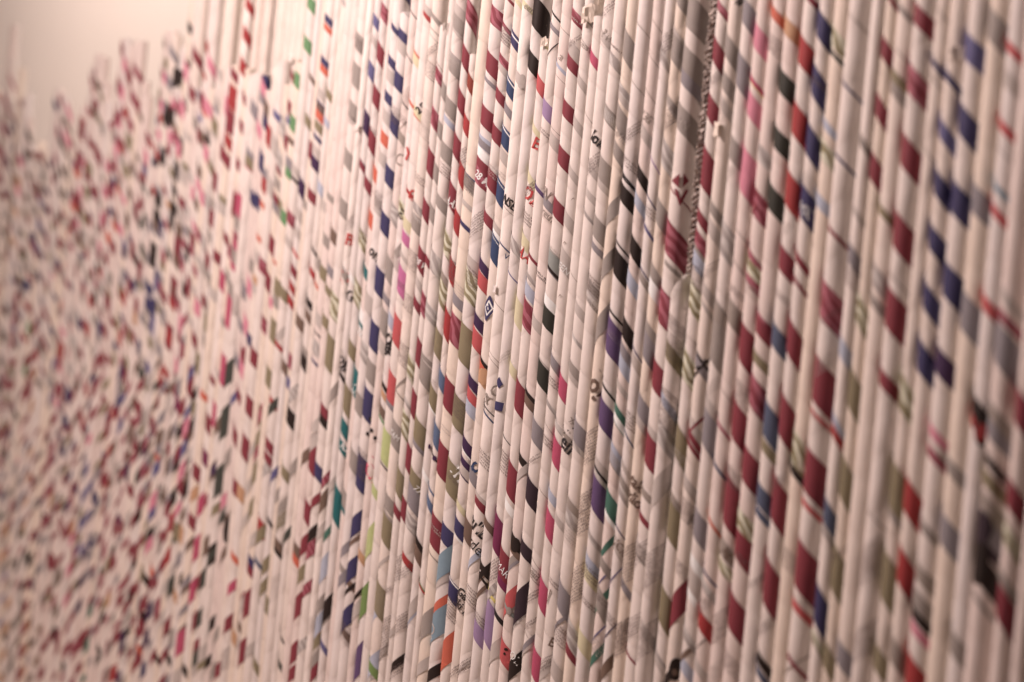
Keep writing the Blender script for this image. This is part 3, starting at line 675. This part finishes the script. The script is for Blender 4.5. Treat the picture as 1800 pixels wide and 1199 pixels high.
def torn_flap(t, parent, px, py, size, seed, col=4):
    """crumpled lip of loose paper standing off the tube"""
    rnd = random.Random(seed)
    h, _ = hit_cyl(px, py, t.x, t.y, t.r)
    p = h[1] if h else Vector((t.x - t.r * .5, t.y - t.r * .8, z_at(px, py)))
    th = math.atan2(p.y - t.y, p.x - t.x)
    n = 6; v = []; f = []
    for i in range(n):
        for j in range(n):
            a = th + (i / (n - 1) - 0.5) * size / t.r
            z = p.z + (0.5 - j / (n - 1)) * size * 1.5 + rnd.uniform(-1, 1) * size * 0.09
            lift = (j / (n - 1)) * 0 + abs(i / (n - 1) - 0.5) * size * 0.45 + rnd.uniform(0.0, 0.16) * size
            rad = t.r + 0.0006 + lift
            v.append((t.x + rad * math.cos(a), t.y + rad * math.sin(a), z))
    for i in range(n - 1):
        for j in range(n - 1):
            a = i * n + j; f.append((a, a + n, a + n + 1, a + 1))
    v = [(x_, y_, z_ + (x_ * 37 % 0.003)) for x_, y_, z_ in v]
    o = mesh_obj('torn_flap', v, f, [PAPERS[col]], parent, smooth=False)
    sd = o.modifiers.new('thickness', 'SOLIDIFY'); sd.thickness = 0.00025
    return o

def emit_tubes():
    bi = 0
    for i, t in enumerate(tubes):
        root = bpy.data.objects.new('paper_tube', None)
        root.empty_display_size = 0.02
        root.location = (t.x, t.y, 0); COL.objects.link(root)
        root['category'] = 'paper tube'
        if t.back:
            bi += 1
            root['group'] = 'paper tubes of the second row'
            if hasattr(t, 'filler'):
                q = allt.index(t.filler); j = min([z for z in LAND if z != q], key=lambda z: abs(z - q)); n = abs(j - q)
                root['label'] = 'second-row tube above a cut end, %s %s of the %s' % (ORD[n], 'left' if q < j else 'right', LAND[j][0])
            else:
                root['label'] = 'pale second-row paper tube, %s from the left behind the low tubes' % ORD[bi]
        else:
            root['group'] = 'rolled paper tubes standing side by side'
            if i in LAND: root['label'] = LAND[i][1]
            else:
                j = min(LAND, key=lambda q: abs(q - i)); n = abs(j - i)
                side = 'left' if i < j else 'right'
                o_ = ORD[n] if n < len(ORD) else str(n) + 'th'
                root['label'] = '%s, %s %s of the %s' % (describe(t), o_, side, LAND[j][0])
        ox, oy = t.x, t.y
        t.x, t.y = 0.0, 0.0
        body(t, root, i * 7 + 3)
        if t.top < 0.93: rim(t, root)
        bands(t, root); texts(t, root)
        t.x, t.y = ox, oy
        t.root = root
emit_tubes()
def flap_at(px, py, size, seed, col=4):
    h = find(px, py)
    if not h: return
    t = h[2]; o = torn_flap(t, None, px, py, size, seed, col)
    me = o.data
    for v in me.vertices: v.co.x -= t.x; v.co.y -= t.y
    o.parent = t.root
flap_at(628, 228, 0.004, 1); flap_at(785, 50, 0.005, 2); flap_at(958, 78, 0.005, 3, 3); flap_at(1037, 30, 0.009, 4, 3); flap_at(1054, 14, 0.007, 5, 3)
flap_at(1262, 232, 0.006, 6, 3); flap_at(514, 105, 0.006, 7); flap_at(872, 512, 0.004, 8, 2); flap_at(1682, 100, 0.006, 9, 3)

# ------------------------------------------------------------------ twisted cord in the open groove
def cord():
    t1, t2 = byE[1149], byE[1200]
    cx = (t1.x + t1.r + t2.x - t2.r) / 2; cy = 0.0005
    gap = (t2.x - t2.r) - (t1.x + t1.r)
    rad = min(0.0050, gap * 0.5)
    rnd = random.Random(5)
    root = bpy.data.objects.new('twisted_cord', None); root.location = (cx, 0.0045, 0.30); COL.objects.link(root)
    root['label'] = 'rough speckled twisted cord hanging in the groove right of the fattest tube'
    root['category'] = 'cord'
    z0, z1 = 0.0, 0.66
    for s in range(3):
        v = []; f = []; n = 230; m_ = 9
        for k in range(n + 1):
            z = z0 + (z1 - z0) * k / n
            a = 2 * math.pi * z / 0.013 + s * 2 * math.pi / 3
            ax = math.cos(a) * rad * 0.45; ay = math.sin(a) * rad * 0.45
            for q in range(m_):
                b = 2 * math.pi * q / m_
                tp = 0.45 + 0.55 * min(1, max(0, (z - 0.27) / 0.12))
                rr_ = rad * tp * (0.52 + rnd.uniform(-0.16, 0.17))
                v.append((ax + rr_ * math.cos(b), ay + rr_ * math.sin(b), z + rnd.uniform(-.0005, .0005)))
        for k in range(n):
            for q in range(m_):
                f.append((k * m_ + q, k * m_ + (q + 1) % m_, (k + 1) * m_ + (q + 1) % m_, (k + 1) * m_ + q))
        f.append(tuple(range(m_))); f.append(tuple(range(n * m_, n * m_ + m_)))
        mesh_obj('strand', v, f, [CORD], root, smooth=False)
CORD, N_, L_ = nt('shredded_paper_cord')
b_ = N_['Principled BSDF']; b_.inputs['Roughness'].default_value = 0.9
g_ = N_.new('ShaderNodeNewGeometry'); n_ = N_.new('ShaderNodeTexNoise'); n_.inputs['Scale'].default_value = 650; n_.inputs['Detail'].default_value = 3
r_ = N_.new('ShaderNodeValToRGB'); r_.color_ramp.elements[0].position = 0.40; r_.color_ramp.elements[1].position = 0.60
r_.color_ramp.elements[0].color = (0.08, 0.06, 0.055, 1); r_.color_ramp.elements[1].color = (0.56, 0.50, 0.46, 1)
L_.new(g_.outputs['Position'], n_.inputs['Vector']); L_.new(n_.outputs['Fac'], r_.inputs['Fac']); L_.new(r_.outputs['Color'], b_.inputs['Base Color'])
cord()

# ------------------------------------------------------------------ setting: backing wall and floor
def plain(name, c, rough=0.85):
    m, N, L = nt(name); b = N['Principled BSDF']; b.inputs['Roughness'].default_value = rough
    n = N.new('ShaderNodeTexNoise'); n.inputs['Scale'].default_value = 14; n.inputs['Detail'].default_value = 6
    r = N.new('ShaderNodeValToRGB'); r.color_ramp.elements[0].color = tuple(v * .95 for v in c) + (1,); r.color_ramp.elements[1].color = tuple(c) + (1,)
    g = N.new('ShaderNodeNewGeometry'); L.new(g.outputs['Position'], n.inputs['Vector']); L.new(n.outputs['Fac'], r.inputs['Fac']); L.new(r.outputs['Color'], b.inputs['Base Color'])
    return m
bw = mesh_obj('back_wall', [(-7, 0.45, 0), (3, 0.45, 0), (3, 0.45, 3), (-7, 0.45, 3)], [(0, 1, 2, 3)], [plain('painted_plaster', (0.84, 0.80, 0.76))], smooth=False)
bw['kind'] = 'structure'
fl = mesh_obj('floor', [(-7, -4, 0), (3, -4, 0), (3, 0.45, 0), (-7, 0.45, 0)], [(0, 1, 2, 3)], [plain('floor_boards', (0.42, 0.33, 0.27), 0.5)], smooth=False)
fl['kind'] = 'structure'
